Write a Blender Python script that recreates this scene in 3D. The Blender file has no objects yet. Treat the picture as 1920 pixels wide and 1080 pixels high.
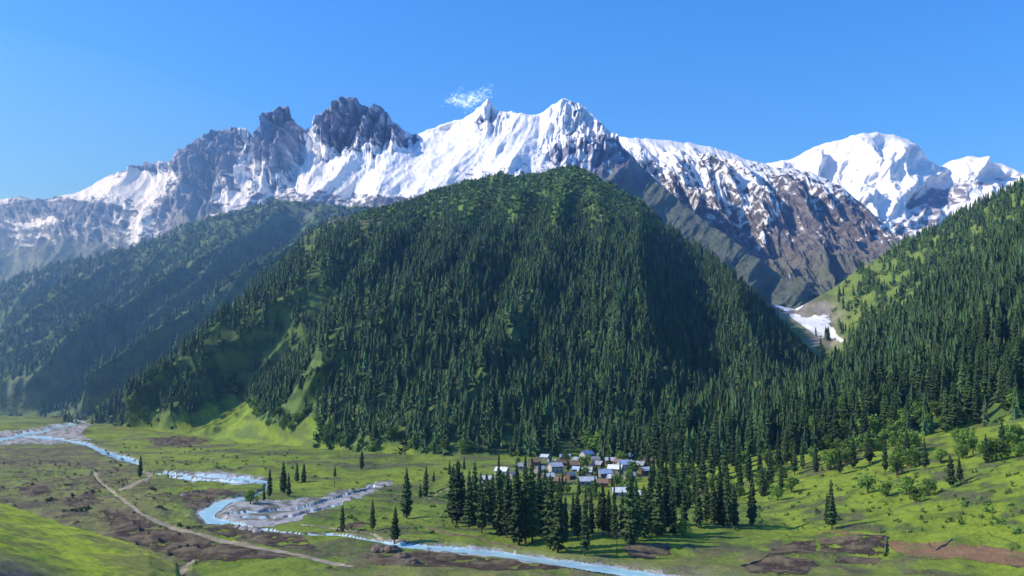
import bpy, math, random, bmesh
import numpy as np
from mathutils import Vector
random.seed(7); rng=np.random.default_rng(7)
SC=bpy.context.scene; COL=SC.collection
# ---------------- camera maths ----------------
f=1850.0; H=75.0; PIT=math.atan(150/f); cp,sp=math.cos(PIT),math.sin(PIT)
def rayd(px,py):
    v=(540-np.asarray(py,float))/f; u=(np.asarray(px,float)-960)/f
    dy=cp-v*sp; return u/dy,(sp+v*cp)/dy
def world(px,py,D):
    a,b=rayd(px,py); return a*D, D+0*a, H+b*D
def proj(x,y,z):
    zz=z-H; d=y*cp+zz*sp; d=np.maximum(d,1e-3)
    return 960+f*x/d, 540-f*(-y*sp+zz*cp)/d
# ---------------- noise ----------------
def pn(x,y,seed=0):
    r=np.random.default_rng(seed+100); P=r.permutation(512).astype(np.int64); ang=r.random(512)*2*np.pi
    gx,gy=np.cos(ang),np.sin(ang)
    x=np.asarray(x,float)+1000.5; y=np.asarray(y,float)+1000.5
    xi=np.floor(x).astype(np.int64); yi=np.floor(y).astype(np.int64); xf=x-xi; yf=y-yi
    def gr(i,j,a,b):
        h=P[(P[i&511]+j)&511]; return gx[h]*a+gy[h]*b
    u=xf*xf*xf*(xf*(xf*6-15)+10); v=yf*yf*yf*(yf*(yf*6-15)+10)
    n00=gr(xi,yi,xf,yf); n10=gr(xi+1,yi,xf-1,yf); n01=gr(xi,yi+1,xf,yf-1); n11=gr(xi+1,yi+1,xf-1,yf-1)
    return 1.5*((n00*(1-u)+n10*u)*(1-v)+(n01*(1-u)+n11*u)*v)
def fbm(x,y,o=5,s=0,g=.5):
    t=0;a=1
    for k in range(o): t=t+a*pn(x*2**k,y*2**k,s+k); a*=g
    return t
def ridged(x,y,o=5,s=0,g=.5):
    t=0;a=1;n=0
    for k in range(o): t=t+a*(1-2*np.abs(pn(x*2**k,y*2**k,s+k))); n+=a; a*=g
    return t/n
def ss(a,b,x): t=np.clip((x-a)/(b-a),0,1); return t*t*(3-2*t)
def inpoly(px,py,poly):
    c=np.zeros(px.shape,bool); n=len(poly)
    for i in range(n):
        x1,y1=poly[i]; x2,y2=poly[(i+1)%n]
        if y1==y2: continue
        m=((y1>py)!=(y2>py))&(px<(x2-x1)*(py-y1)/(y2-y1)+x1); c^=m
    return c
def dline(px,py,pts):
    best=np.full(px.shape,1e9)
    for (x1,y1,w1),(x2,y2,w2) in zip(pts[:-1],pts[1:]):
        dx,dy=x2-x1,y2-y1; t=np.clip(((px-x1)*dx+(py-y1)*dy)/(dx*dx+dy*dy+1e-9),0,1)
        ex=(px-x1-t*dx); ey=(py-y1-t*dy)
        best=np.minimum(best,np.sqrt(ex*ex*.35+ey*ey)/(w1+(w2-w1)*t))
    return best
def mixc(a,b,t):
    a=np.asarray(a,float); b=np.asarray(b,float); t=np.asarray(t)[...,None]; return a*(1-t)+b*t
# ---------------- mesh helpers ----------------
def mesh_np(name,V,F,col=None,smooth=False):
    V=np.asarray(V,np.float32); F=np.asarray(F,np.int32); k=F.shape[1]; me=bpy.data.meshes.new(name)
    me.vertices.add(len(V)); me.vertices.foreach_set('co',V.ravel())
    me.loops.add(F.size); me.loops.foreach_set('vertex_index',F.ravel())
    me.polygons.add(len(F)); me.polygons.foreach_set('loop_start',np.arange(0,F.size,k,dtype=np.int32))
    try: me.polygons.foreach_set('loop_total',np.full(len(F),k,np.int32))
    except Exception: pass
    me.polygons.foreach_set('use_smooth',np.full(len(F),smooth))
    me.update(calc_edges=True)
    if col is not None:
        at=me.color_attributes.new('Col','FLOAT_COLOR','POINT')
        c=np.ones((len(V),4),np.float32); c[:,:3]=col; at.data.foreach_set('color',c.ravel())
    return me
def link(name,me,mat=None,parent=None,kind=None):
    o=bpy.data.objects.new(name,me); COL.objects.link(o)
    if mat and me and not me.materials: me.materials.append(mat)
    if parent: o.parent=parent
    if kind: o['kind']=kind
    return o
def tag(o,label,cat,group=None,kind=None):
    o['label']=label; o['category']=cat
    if group: o['group']=group
    if kind: o['kind']=kind
def quads(ny,nx):
    i=np.arange(ny-1)[:,None]*nx+np.arange(nx-1)[None,:]
    return np.stack([i,i+1,i+nx+1,i+nx],-1).reshape(-1,4)
# ---------------- materials ----------------
def mat_terrain(name,s1=8.,s2=60.,amt=.35,bump=.6,bd=3.,rough=.95):
    m=bpy.data.materials.new(name); m.use_nodes=True; nt=m.node_tree; N=nt.nodes; L=nt.links; b=N['Principled BSDF']
    b.inputs['Roughness'].default_value=rough; b.inputs['Specular IOR Level'].default_value=.15
    at=N.new('ShaderNodeAttribute'); at.attribute_name='Col'
    g=N.new('ShaderNodeNewGeometry')
    def nz(s):
        mp=N.new('ShaderNodeVectorMath'); mp.operation='SCALE'; mp.inputs['Scale'].default_value=1/s; L.new(g.outputs['Position'],mp.inputs[0])
        n=N.new('ShaderNodeTexNoise'); n.inputs['Scale'].default_value=1; n.inputs['Detail'].default_value=6; n.inputs['Roughness'].default_value=.65
        L.new(mp.outputs[0],n.inputs['Vector']); return n
    a,c=nz(s1),nz(s2)
    ad=N.new('ShaderNodeMath'); ad.operation='ADD'; L.new(a.outputs['Fac'],ad.inputs[0]); L.new(c.outputs['Fac'],ad.inputs[1])
    mr=N.new('ShaderNodeMapRange'); mr.inputs['From Min'].default_value=.6; mr.inputs['From Max'].default_value=1.4
    mr.inputs['To Min'].default_value=1-amt; mr.inputs['To Max'].default_value=1+amt; L.new(ad.outputs[0],mr.inputs['Value'])
    mu=N.new('ShaderNodeVectorMath'); mu.operation='SCALE'; L.new(at.outputs['Color'],mu.inputs[0]); L.new(mr.outputs[0],mu.inputs['Scale'])
    L.new(mu.outputs[0],b.inputs['Base Color'])
    bp=N.new('ShaderNodeBump'); bp.inputs['Strength'].default_value=bump; bp.inputs['Distance'].default_value=bd
    L.new(a.outputs['Fac'],bp.inputs['Height']); L.new(bp.outputs[0],b.inputs['Normal'])
    return m
def mat_simple(name,col,rough=.8,metal=0,ns=1.,amt=.25,bump=0,attr=False,sub=0):
    m=bpy.data.materials.new(name); m.use_nodes=True; nt=m.node_tree; N=nt.nodes; L=nt.links; b=N['Principled BSDF']
    b.inputs['Roughness'].default_value=rough; b.inputs['Metallic'].default_value=metal; b.inputs['Specular IOR Level'].default_value=.25
    tc=N.new('ShaderNodeTexCoord'); n=N.new('ShaderNodeTexNoise'); n.inputs['Scale'].default_value=ns; n.inputs['Detail'].default_value=4
    L.new(tc.outputs['Object'],n.inputs['Vector'])
    mr=N.new('ShaderNodeMapRange'); mr.inputs['From Min'].default_value=.3; mr.inputs['From Max'].default_value=.7
    mr.inputs['To Min'].default_value=1-amt; mr.inputs['To Max'].default_value=1+amt; L.new(n.outputs['Fac'],mr.inputs['Value'])
    mu=N.new('ShaderNodeVectorMath'); mu.operation='SCALE'; L.new(mr.outputs[0],mu.inputs['Scale'])
    if attr:
        at=N.new('ShaderNodeAttribute'); at.attribute_name='Col'; L.new(at.outputs['Color'],mu.inputs[0])
    else: mu.inputs[0].default_value=col
    last=mu.outputs[0]
    if sub:
        oi=N.new('ShaderNodeObjectInfo'); m2=N.new('ShaderNodeMapRange'); m2.inputs['To Min'].default_value=1-sub; m2.inputs['To Max'].default_value=1+sub
        L.new(oi.outputs['Random'],m2.inputs['Value']); q=N.new('ShaderNodeVectorMath'); q.operation='SCALE'
        L.new(last,q.inputs[0]); L.new(m2.outputs[0],q.inputs['Scale']); last=q.outputs[0]
    L.new(last,b.inputs['Base Color'])
    if bump:
        bp=N.new('ShaderNodeBump'); bp.inputs['Strength'].default_value=bump; L.new(n.outputs['Fac'],bp.inputs['Height']); L.new(bp.outputs[0],b.inputs['Normal'])
    return m
M_rock=mat_terrain('snow_and_rock',12,80,.2,.8,9)
M_far=mat_terrain('far_rock',40,200,.12,.4,12)
M_slope=mat_terrain('forest_floor',6,50,.35,.6,2)
M_ground=mat_terrain('valley_grass',2.5,16,.42,.8,1.2)
M_field=mat_terrain('ploughed_soil',2,12,.4,.9,1.)
M_gravel=mat_terrain('river_gravel',1.2,9,.4,.8,.6)
M_road=mat_terrain('dirt_track',1.5,10,.18,.3,.3)
M_far_tree=mat_simple('forest_needles',(1,1,1,),.9,attr=True,ns=.08,amt=.3)
M_spruce=mat_simple('spruce_needles',(.050,.088,.024),.85,ns=.5,amt=.5,sub=.4)
M_leaf=mat_simple('broad_leaves',(.14,.235,.035),.75,ns=.35,amt=.4,sub=.4)
M_bark=mat_simple('bark',(.09,.06,.04),.9,ns=3)
# ---------------- ground ----------------
def g(x,y):
    x=np.asarray(x,float); y=np.asarray(y,float)
    z=-0.018*np.maximum(0,y-450)
    z=z+fbm(x/190,y/190,2,11)*3.5*ss(150,700,y)*(1-ss(2500,4000,y))+fbm(x/45,y/45,3,21)*1.7
    z=z+.23*np.maximum(0,x-135)*ss(340,480,y)*(1-ss(900,1300,y))
    z=z+6*np.exp(-((x-95)/150)**2-((y-800)/110)**2)
    return z
def hit(px,py):
    a,b=rayd(px,py); D=np.geomspace(200,5000,2500); zz=g(a*D,D)-(H+b*D)
    k=np.argmax(zz>0); 
    if zz[k]<=0: k=len(D)-1
    t=0 if k==0 else zz[k-1]/(zz[k-1]-zz[k]); d=D[k-1]+(D[k]-D[k-1])*t if k else D[0]
    return float(a*d),float(d),float(g(a*d,d))
RIV=[[(-60,828,3.2),(0,822,2.8),(50,813,2.2),(100,803,1.5),(140,795,1.7),(158,786,2)],
     [(30,816,1.),(110,823,1.4),(165,833,2.2),(190,845,3.2),(225,857,4),(252,864,3),(260,870,.8)],
     [(290,888,.8),(330,889,1.),(400,893,1.6),(460,896,2.1),(500,901,1.8)],
     [(320,895,.8),(380,900,.9),(450,904,1.1),(500,902,1)],
     [(500,901,1.),(495,918,1.),(462,930,2.8),(430,937,4.4),(405,947,7),(388,960,9),(395,972,7),(430,976,2.2)],
     [(430,962,1.),(500,958,1.),(560,955,1.),(640,930,.8),(700,912,.8)],[(450,970,.7),(520,972,.8),(580,960,.8),(640,944,.6)],
     [(430,976,2),(480,992,1.),(560,1000,1.),(640,1002,1.3),(700,1010,1.8),(745,1018,3.3),(800,1022,4.3),(870,1027,4.3),(950,1036,4.8),(1030,1047,5),(1100,1057,6),(1180,1069,7),(1260,1083,8),(1350,1100,11),(1500,1130,14)]]
GRAV=[[(415,950),(450,936),(520,938),(600,932),(650,920),(700,906),(740,900),(715,915),(650,940),(590,962),(540,978),(500,990),(440,984),(405,975)],
      [(300,886),(400,884),(490,893),(510,905),(450,910),(350,902)],[(-20,812),(40,806),(110,796),(150,786),(165,796),(150,815),(170,826),(110,834),(60,832),(-20,836)],
      [(720,1012),(760,1012),(800,1032),(1000,1048),(1200,1076),(1150,1078),(930,1047),(790,1033)]]
ROAD=[[(175,885,1.6),(188,905,1.6),(212,925,2),(240,945,2.4),(275,970,2.8),(330,992,3),(400,1010,3),(470,1024,3),(540,1037,3),(600,1050,2.6),(660,1062,2)],
      [(225,918,2.6),(245,910,3),(270,900,3),(281,889,2.4),(262,884,1.4)],
      [(330,1085,4),(345,1065,3.4),(360,1050,2)],[(560,985,1),(640,992,1.4),(700,1003,1.4),(730,1015,1.4)],[(790,940,.8),(840,915,.9),(900,905,1),(960,895,1)]]
FIELD=[[(190,958),(250,962),(300,990),(400,1014),(555,1044),(500,1048),(350,1054),(280,1032),(210,1005)],[(370,990),(450,984),(560,1002),(600,1034),(540,1030),(430,1010)],
       [(680,1042),(800,1034),(900,1046),(1010,1056),(1080,1066),(930,1070),(800,1062),(700,1060)],
       [(1440,1030),(1500,1014),(1530,1013),(1525,1040),(1440,1042)],[(1536,1012),(1660,1006),(1655,1040),(1540,1038)],[(1570,1044),(1650,1046),(1640,1058),(1560,1056)],[(1388,1060),(1460,1046),(1530,1056),(1510,1076),(1400,1074)],
       [(1160,1026),(1258,1020),(1250,1044),(1190,1050)],[(335,925),(395,918),(450,922),(400,936),(372,958),(345,950)],[(620,985),(700,980),(690,990),(630,996)],
       [(280,825),(340,818),(400,828),(350,838),(290,836)],[(1885,1050),(1925,1045),(1925,1066),(1895,1062)],[(110,935),(170,928),(190,945),(130,952)],[(30,915),(80,910),(100,925),(40,930)]]
RED=[[(1660,1018),(1780,1018),(1925,1036),(1925,1062),(1790,1050),(1700,1048)],[(1530,1000),(1650,1008),(1640,1004),(1560,996)]]
sarr=np.linspace(-.72,.72,1300)
yy=np.arange(1130,746,-.9); Dn=66.9/((yy-690)/1850-.018); Dn=np.where(Dn<450,75*1850/(yy-690),Dn)
Dn=np.concatenate([np.linspace(120,Dn[0]-4,20),Dn,np.geomspace(Dn[-1]*1.05,13000,12)])
S,DD=np.meshgrid(sarr,Dn); X=S*DD; Z=g(X,DD); PX,PY=proj(X,DD,Z)
wob=fbm(PX/40,PY/20,3,5)
def lineclass(lines,mar=0): 
    d=np.full(PX.shape,1e9)
    for l in lines: d=np.minimum(d,dline(PX+wob*4,PY+wob*1.6,l))
    return d
dr=lineclass(RIV); dro=lineclass(ROAD)
n1=fbm(X/60,DD/60,5,31); n2=fbm(X/14,DD/14,4,41); n3=fbm(X/250,DD/250,3,51); n4=fbm(X/5,DD/5,3,45)
Z=Z-1.8*(1-ss(.9,2.4,dr))-.3*(1-ss(1,2,dro))
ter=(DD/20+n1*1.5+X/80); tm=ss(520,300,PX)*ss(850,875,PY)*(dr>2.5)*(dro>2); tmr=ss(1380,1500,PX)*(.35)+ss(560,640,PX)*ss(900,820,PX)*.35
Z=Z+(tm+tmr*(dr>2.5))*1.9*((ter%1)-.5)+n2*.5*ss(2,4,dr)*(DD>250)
cls=np.zeros(PX.shape,int)
wx,wy=PX+wob*6+n4*4+n2*4,PY+wob*2+n4*1.3+n2*1.2
patch=(n2+n4*.6)>-.62
for p in FIELD: cls[inpoly(wx,wy,p)&patch]=1
for p in RED: cls[inpoly(wx,wy,p)]=2
for p in GRAV: cls[inpoly(wx,wy,p)]=3
cls[(dr<1.4+n4*.5)]=3
cls[dro<1]=4; cls[dr<1]=5
green=np.array((.165,.22,.03)); dgreen=np.array((.085,.135,.025)); olive=np.array((.185,.18,.06)); brown=np.array((.125,.10,.06)); lime=np.array((.21,.275,.024))
C=mixc(green,dgreen,ss(-.3,.6,n1+n2*.4)); C=C*(1-ss(0,.5,n3)[...,None]*.6)+lime*ss(0,.5,n3)[...,None]*.6
left=ss(420,200,PX+n1*60)*ss(815,850,PY)
C=C*(1-left[...,None])+mixc(mixc(olive,(.16,.20,.04),ss(0,.5,n3)),brown,ss(-.3,.6,n2+n1*.5+n4*.3))*left[...,None]
rt=ss(1380,1500,PX+n1*40); C=C*(1-.7*rt[...,None])+mixc(lime,dgreen,ss(-.3,.6,n2+n1))*.7*rt[...,None]
mid=ss(560,700,PX)*ss(1900,1500,PX)*ss(1030,1060,PY+n1*15); C=C*(1-mid[...,None])+mixc((.16,.19,.04),olive,ss(-.3,.4,n2))*mid[...,None]
far=ss(560,300,PX)*ss(900,860,PY)*ss(175,230,PX); C=C*(1-.6*far[...,None])+mixc(lime,olive,ss(-.1,.5,n1))*.6*far[...,None]
br=ss(.18,.5,n1+n2*.6+n4*.2)*.6; C=C*(1-br[...,None])+brown*br[...,None]
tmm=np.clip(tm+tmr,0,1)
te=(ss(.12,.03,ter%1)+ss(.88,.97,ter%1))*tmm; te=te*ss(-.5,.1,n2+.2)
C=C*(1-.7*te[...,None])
vil=ss(1,.5,np.sqrt(((PX-1090)/170)**2+((PY-885)/30)**2)); C=C*(1-.6*vil[...,None])+mixc((.20,.16,.11),dgreen,ss(-.3,.3,n2))*.6*vil[...,None]
sh=ss(3.2,1.2,dr)*.6; C=C*(1-sh[...,None])+np.array((.20,.19,.12))*sh[...,None]
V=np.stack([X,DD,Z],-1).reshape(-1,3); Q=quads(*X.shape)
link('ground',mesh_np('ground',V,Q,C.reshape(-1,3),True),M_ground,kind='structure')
fc=cls[:-1,:-1].reshape(-1)
def overlay(name,ids,colfn,mat,lift):
    sel=Q[np.isin(fc,ids)]; u,inv=np.unique(sel,return_inverse=True); inv=inv.reshape(sel.shape)
    v=V[u].copy(); v[:,2]+=lift; c=colfn(u); return link(name,mesh_np(name,v,inv,c,True),mat,kind='structure')
N1,N2,N4=n1.reshape(-1),n2.reshape(-1),n4.reshape(-1)
fur=lambda u: .5+.5*np.sin((V[u,0]*.5+V[u,1]*.35+N1[u]*6)*.8)
overlay('ploughed_field',[1],lambda u:mixc((.065,.043,.03),(.16,.125,.07),ss(-.3,.7,N2[u]+.6*N4[u]+.35*fur(u)-.1)),M_field,.12)
overlay('red_soil_field',[2],lambda u:mixc((.24,.14,.07),(.18,.17,.05),ss(-.2,.4,N2[u]+N1[u])),M_field,.12)
overlay('gravel_bar',[3],lambda u:mixc((.38,.36,.34),(.16,.155,.11),ss(-.2,.5,N2[u]+N4[u]*.6)),M_gravel,.15)
overlay('dirt_road',[4],lambda u:mixc((.38,.31,.21),(.26,.21,.13),ss(-.3,.4,N2[u]+N4[u])),M_road,.10)
mw=bpy.data.materials.new('glacial_water'); mw.use_nodes=True; nt=mw.node_tree; b=nt.nodes['Principled BSDF']
at=nt.nodes.new('ShaderNodeAttribute'); at.attribute_name='Col'; nt.links.new(at.outputs['Color'],b.inputs['Base Color']); b.inputs['Roughness'].default_value=.4
tc=nt.nodes.new('ShaderNodeNewGeometry'); nn=nt.nodes.new('ShaderNodeTexNoise'); nn.inputs['Scale'].default_value=.8; nn.inputs['Detail'].default_value=5
nt.links.new(tc.outputs['Position'],nn.inputs['Vector']); bp=nt.nodes.new('ShaderNodeBump'); bp.inputs['Strength'].default_value=.4; bp.inputs['Distance'].default_value=.25
nt.links.new(nn.outputs['Fac'],bp.inputs['Height']); nt.links.new(bp.outputs[0],b.inputs['Normal'])
DR=dr.reshape(-1)
overlay('river',[5],lambda u:mixc((.30,.50,.52),(.52,.64,.64),ss(.0,1.1,.6*fbm(V[u,0]/4,V[u,1]/4,3,9)+DR[u]*.6)),mw,.45)
# ---------------- mountain sheets ----------------
def smoothv(A,n,lo,hi):
    for _ in range(n):
        A[lo:hi]=(A[lo-1:hi-1]+2*A[lo:hi]+A[lo+1:hi+1])/4
    return A
def curve(pts,px):
    p=np.array(pts,float); D=np.interp(px,p[:,0],p[:,-1])
    if p.shape[1]==2:
        x=(px-960)/f*D; return x,D,g(x,D)-4
    py=np.interp(px,p[:,0],p[:,1]); return world(px,py,D)
def sheet(px0,px1,nx,curves,ns,back=(.25,.5),powd=1.0):
    px=np.linspace(px0,px1,nx); cs=[np.stack(curve(c,px),-1) for c in curves]
    top=cs[0]; rows=[]
    bk=top.copy(); sc=1+back[0]; bk[:,0]*=sc; bk[:,1]*=sc; bk[:,2]=top[:,2]-(top[:,1]*back[0])*back[1]
    for t in np.linspace(0,1,6)[:-1]: rows.append(bk*(1-t)+top*t)
    T=[-(1-t) for t in np.linspace(0,1,6)[:-1]]; tot=len(cs)-1
    for k in range(tot):
        for t in np.linspace(0,1,ns[k],endpoint=(k==tot-1)):
            a=cs[k];c=cs[k+1]; r=a*(1-t)+c*t; 
            if powd!=1 and k==tot-1:
                td=1-(1-t)**powd; r=r.copy(); 
                D=a[:,1]*(1-td)+c[:,1]*td; r[:,0]=r[:,0]/r[:,1]*D; r[:,1]=D
            rows.append(r); T.append((k+t)/tot)
    P=np.array(rows); T=np.array(T)
    if tot>1: smoothv(P,6,8,len(P)-2)
    return P,np.broadcast_to(T[:,None],P.shape[:2]).copy()
def emit(name,P,C,mat):
    return link(name,mesh_np(name,P.reshape(-1,3),quads(*P.shape[:2]),C.reshape(-1,3),True),mat,kind='structure')
def ell(px,py,L):
    r=np.zeros(px.shape)
    for cx,cy,rx,ry,w in L: r+=w*np.exp(-((px-cx)/rx)**2-((py-cy)/ry)**2)
    return r
def gridpj(P): return proj(P[...,0],P[...,1],P[...,2])
SNOW=np.array((.85,.84,.85)); 
# A far snowy peak
SA=[(1300,360,9500),(1380,335,9500),(1440,308,9300),(1490,297,9200),(1530,277,9100),(1570,263,9000),(1610,253,9000),(1640,250,9000),(1675,253,9000),(1700,263,9000),(1720,273,9000),(1745,302,9000),(1760,314,9100),(1785,303,9000),(1815,295,8900),(1850,300,8800),(1880,310,8800),(1910,322,8700),(1990,345,8700),(2150,390,8700)]
LA=[(1300,500,7000),(1700,520,7000),(2150,520,7000)]
P,T=sheet(1300,2150,560,[SA,LA],[200],powd=1.3)
px,py=gridpj(P); env=ss(0,.1,T)*(1-ss(.9,1,T))
r=ridged(px/95+.002*py,py/110,5,61,.42); P[...,1]-=env*(r-.3)*420; P[...,2]+=env*fbm(P[...,0]/600,P[...,2]/400,4,62)*70+ss(-.1,0,T)*(1-ss(0,.1,T))*ridged(P[...,0]/160,P[...,2]*0,3,63)*18
nz=fbm(px/16,py/10,5,64,.6); st=ridged((px-.4*(py-250))/14,py/60,4,65)
rk=ell(px,py,[(1760,372,60,22,.7),(1850,352,50,12,.6),(1560,400,50,40,.5),(1725,395,40,25,.5),(1800,330,26,9,.5),(1890,335,30,8,.4),(1490,330,40,14,.35)])
sn=ss(-.15,.15,.58+.42*nz+.25*(st-.3)-rk*1.1-ss(390,440,py)*.6)
C=mixc((.17,.16,.19),SNOW,sn); emit('snowy_far_mountain',P,C,M_far)
# B mid ridge
SB=[(1040,260,5900),(1100,262,5800),(1150,256,5700),(1180,259,5600),(1230,263,5600),(1290,269,5600),(1330,276,5600),(1370,287,5600),(1400,299,5550),(1450,313,5500),(1500,318,5500),(1540,332,5400),(1580,353,5300),(1620,385,5200),(1650,411,5100),(1670,432,5000),(1700,455,4900),(1760,500,4700)]
MB=[(1040,480,4700),(1300,470,4700),(1450,480,4600),(1600,500,4500),(1760,540,4300)]
LB=[(1040,640,3700),(1760,640,3700)]
P,T=sheet(1040,1760,720,[SB,MB,LB],[190,60])
px,py=gridpj(P); env=ss(0,.12,T)
q=px-.75*(py-300); r=ridged(q/70,py/220,6,71,.52); P[...,1]-=env*(r-.3)*290; P[...,2]+=env*fbm(P[...,0]/160,P[...,1]/220,6,72,.55)*45+ss(-.1,0,T)*(1-ss(0,.1,T))*ridged(P[...,0]/90,P[...,2]*0,4,73)*10
nz=fbm(px/14,py/9,5,74,.7); st=ridged(q/10,py/80,4,75)
lim=np.interp(px,[1150,1250,1400,1480,1600,1680],[325,345,372,345,375,430])
sn=ss(-.1,.1,(lim-py)/105+.65*nz+.5*(st-.3)-.08-ell(px,py,[(1350,315,60,14,.4),(1300,290,40,10,.2),(1480,350,40,30,.3),(1600,400,60,30,.4)])+ell(px,py,[(1430,440,10,50,.8),(1480,455,9,30,.6),(1395,400,8,40,.5),(1520,430,7,40,.4),(1240,300,25,30,.4),(1565,517,14,7,1.2),(1470,525,40,9,1.0),(1500,545,30,5,.9)]))
C=mixc(mixc((.095,.085,.085),(.21,.185,.175),ss(-.5,.5,nz+st*.3-.1)),(.10,.13,.05),ss(450,540,py+nz*40)*.6); C=C*(1-sn[...,None])+SNOW*sn[...,None]
emit('rocky_snow_ridge',P,C,M_rock)
# C main range
SCc=[(-300,400),(-100,380),(0,372),(40,366),(70,375),(110,365),(150,358),(180,340),(210,325),(250,312),(300,303),(330,300),(345,280),(370,262),(400,248),(430,240),(460,242),(475,254),(490,235),(510,215),(530,195),(540,199),(552,222),(572,240),(590,238),(600,215),(620,197),(640,182),(655,180),(670,188),(688,204),(705,194),(720,205),(735,225),(755,243),(775,252),(800,243),(840,228),(870,220),(890,205),(903,194),(915,184),(930,206),(960,207),(990,214),(1010,213),(1035,196),(1060,182),(1080,190),(1100,203),(1120,222),(1150,252),(1170,275),(1190,298),(1220,325),(1260,362),(1300,396),(1350,432),(1400,470),(1450,506),(1500,534),(1600,580)]
Dk=lambda p: float(np.interp(p,[-300,600,1060,1200,1400,1600],[5200,5200,4900,4500,3600,3000]))
SCc=[(a,b_+2,Dk(a)) for a,b_ in SCc]
MC=[(-300,470,4500),(0,440,4500),(250,400,4500),(400,350,4600),(520,330,4650),(640,300,4700),(760,290,4600),(850,285,4450),(930,280,4300),(1060,270,4450),(1150,330,4200),(1250,420,3800),(1400,530,3200),(1600,640,2800)]
LC=[(-300,620,3600),(300,560,3500),(700,520,3300),(1000,480,3100),(1300,560,2900),(1600,720,2500)]
P,T=sheet(-300,1600,1700,[SCc,MC,LC],[200,160])
px,py=gridpj(P); env=ss(0,.07,T)
tow=np.clip(ell(px,py,[(400,290,72,66,1.2),(530,255,45,78,1.4),(660,230,84,60,1.4),(745,255,30,22,.8)]),0,1.15)
sp_=np.clip(tow+ell(px,py,[(920,215,40,30,.6),(1075,225,45,34,.6),(1110,270,55,45,.7),(1040,285,35,25,.4),(360,380,50,35,.7),(250,315,60,12,.7),(80,390,120,24,.6),(180,420,80,30,.45)]),0,1.15)
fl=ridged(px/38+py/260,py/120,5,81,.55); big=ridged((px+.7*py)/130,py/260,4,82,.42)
P[...,1]-=env*(sp_*(fl-.25)*290+(big-.3)*170*(1-.6*sp_))
P[...,2]+=env*fbm(px/45,py/35,5,83,.5)*(10+28*sp_)+ss(-.12,0,T)*(1-ss(0,.12,T))*(ridged(px/20,py*0,4,84,.5)-.35)*(8+34*np.clip(ell(px,py,[(400,250,75,70,1),(530,220,45,60,1),(680,210,90,50,1),(1090,200,40,40,.35),(915,200,20,20,.3)]),0,1))
nz=fbm(px/20,py/12,6,85,.68); st=ridged((px-.3*py)/10,py/50,4,86,.6)
stD=ridged((px+1.1*py)/16,(py-.5*px)/110,5,87,.6)
lim=np.interp(px,[-300,0,120,260,300,400,480,560,640,700,780,860,920,1000,1100,1200,1300,1400],[410,445,432,445,440,392,384,376,376,374,386,352,326,330,328,310,300,300])
sn0=np.clip((lim-py)/60,-3,1.0)
sn=ss(-.14,.14,sn0*.62+.48*nz+.5*(stD-.30)+.05-.30*ss(470,330,px)-1.5*tow+tow*.85*(st-.35)-.55*(sp_-tow)-ell(px,py,[(650,200,60,18,.6),(530,212,26,18,.6),(400,255,50,14,.5),(40,400,150,22,.6),(180,395,70,20,.3),(250,318,70,10,.5),(120,370,60,8,.4),(1140,290,50,40,.5),(1050,290,26,14,.5),(1080,193,20,9,.6),(350,385,50,30,.8),(1200,310,30,40,.7),(722,380,60,8,.5),(560,390,60,8,.5),(620,370,40,8,.4),(1180,340,60,40,.6),(800,255,30,8,.3),(900,225,18,18,.4),(935,225,12,16,.4)])
   +ell(px,py,[(583,275,14,45,1.7),(650,340,100,16,.6),(457,300,7,60,1.0),(430,378,30,9,.7),(860,295,90,24,.7),(960,240,22,12,.5),(1010,240,26,26,.4),(270,420,13,30,1.1),(90,420,60,4,1.1),(210,364,80,7,1.),(300,345,30,14,.7),(648,230,5,40,.8),(692,235,6,35,.9),(505,300,4,50,.6),(560,335,12,14,.6),(1040,230,20,24,.5)]))
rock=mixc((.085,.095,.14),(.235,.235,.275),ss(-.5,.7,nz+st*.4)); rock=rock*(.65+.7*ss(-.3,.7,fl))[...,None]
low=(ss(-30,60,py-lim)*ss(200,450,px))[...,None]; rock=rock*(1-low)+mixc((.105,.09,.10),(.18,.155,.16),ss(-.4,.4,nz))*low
gm=ss(-10,45,py-lim+nz*40)
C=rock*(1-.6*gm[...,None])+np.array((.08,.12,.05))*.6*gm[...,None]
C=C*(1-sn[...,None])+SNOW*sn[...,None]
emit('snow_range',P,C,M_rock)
# D left slope
SD=[(-350,600,3700),(-100,560,3500),(0,536,3400),(80,506,3350),(160,482,3300),(250,465,3250),(330,426,3200),(430,396,3200),(520,376,3150),(600,380,3100),(700,388,3100),(800,402,3100),(900,420,3000)]
LD=[(-350,2700),(0,2330),(150,2080),(300,2050),(900,2100)]
P,T=sheet(-350,900,800,[SD,LD],[260],powd=1.15)
px,py=gridpj(P); env=ss(0,.25,T)*(1-ss(.88,1,T))
q=px+1.2*(py-500); r=ridged(q/150,(py-.4*px)/900,3,91,.42); P[...,1]-=env*(r-.3)*190; P[...,2]+=env*(r-.3)*75+ss(0,.1,T)*fbm(P[...,0]/120,P[...,1]/120,4,92)*12+ss(-.1,0,T)*(1-ss(0,.2,T))*fbm(px/30,py*0,3,93)*9
px,py=gridpj(P); nz=fbm(px/35,py/25,5,94,.55); sq=fbm(q/22,(py-.4*px)/160,4,95)
C=mixc((.06,.105,.05),(.115,.165,.06),ss(-.3,.5,nz+r*.3))
bare=np.clip(ell(px,py,[(40,525,120,20,.9),(170,498,60,12,.7),(110,730,60,35,.6),(20,740,50,30,.4),(560,400,60,12,.6),(330,440,30,10,.5)]),0,1)*ss(-.4,.3,nz*.6+sq+.1)
C=C*(1-bare[...,None])+mixc((.13,.125,.15),(.19,.18,.20),ss(-.4,.4,sq))*bare[...,None]
emit('forested_slope',P,C,M_slope); PD,TD,bareD,SQ=P,T,bare,sq
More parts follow.
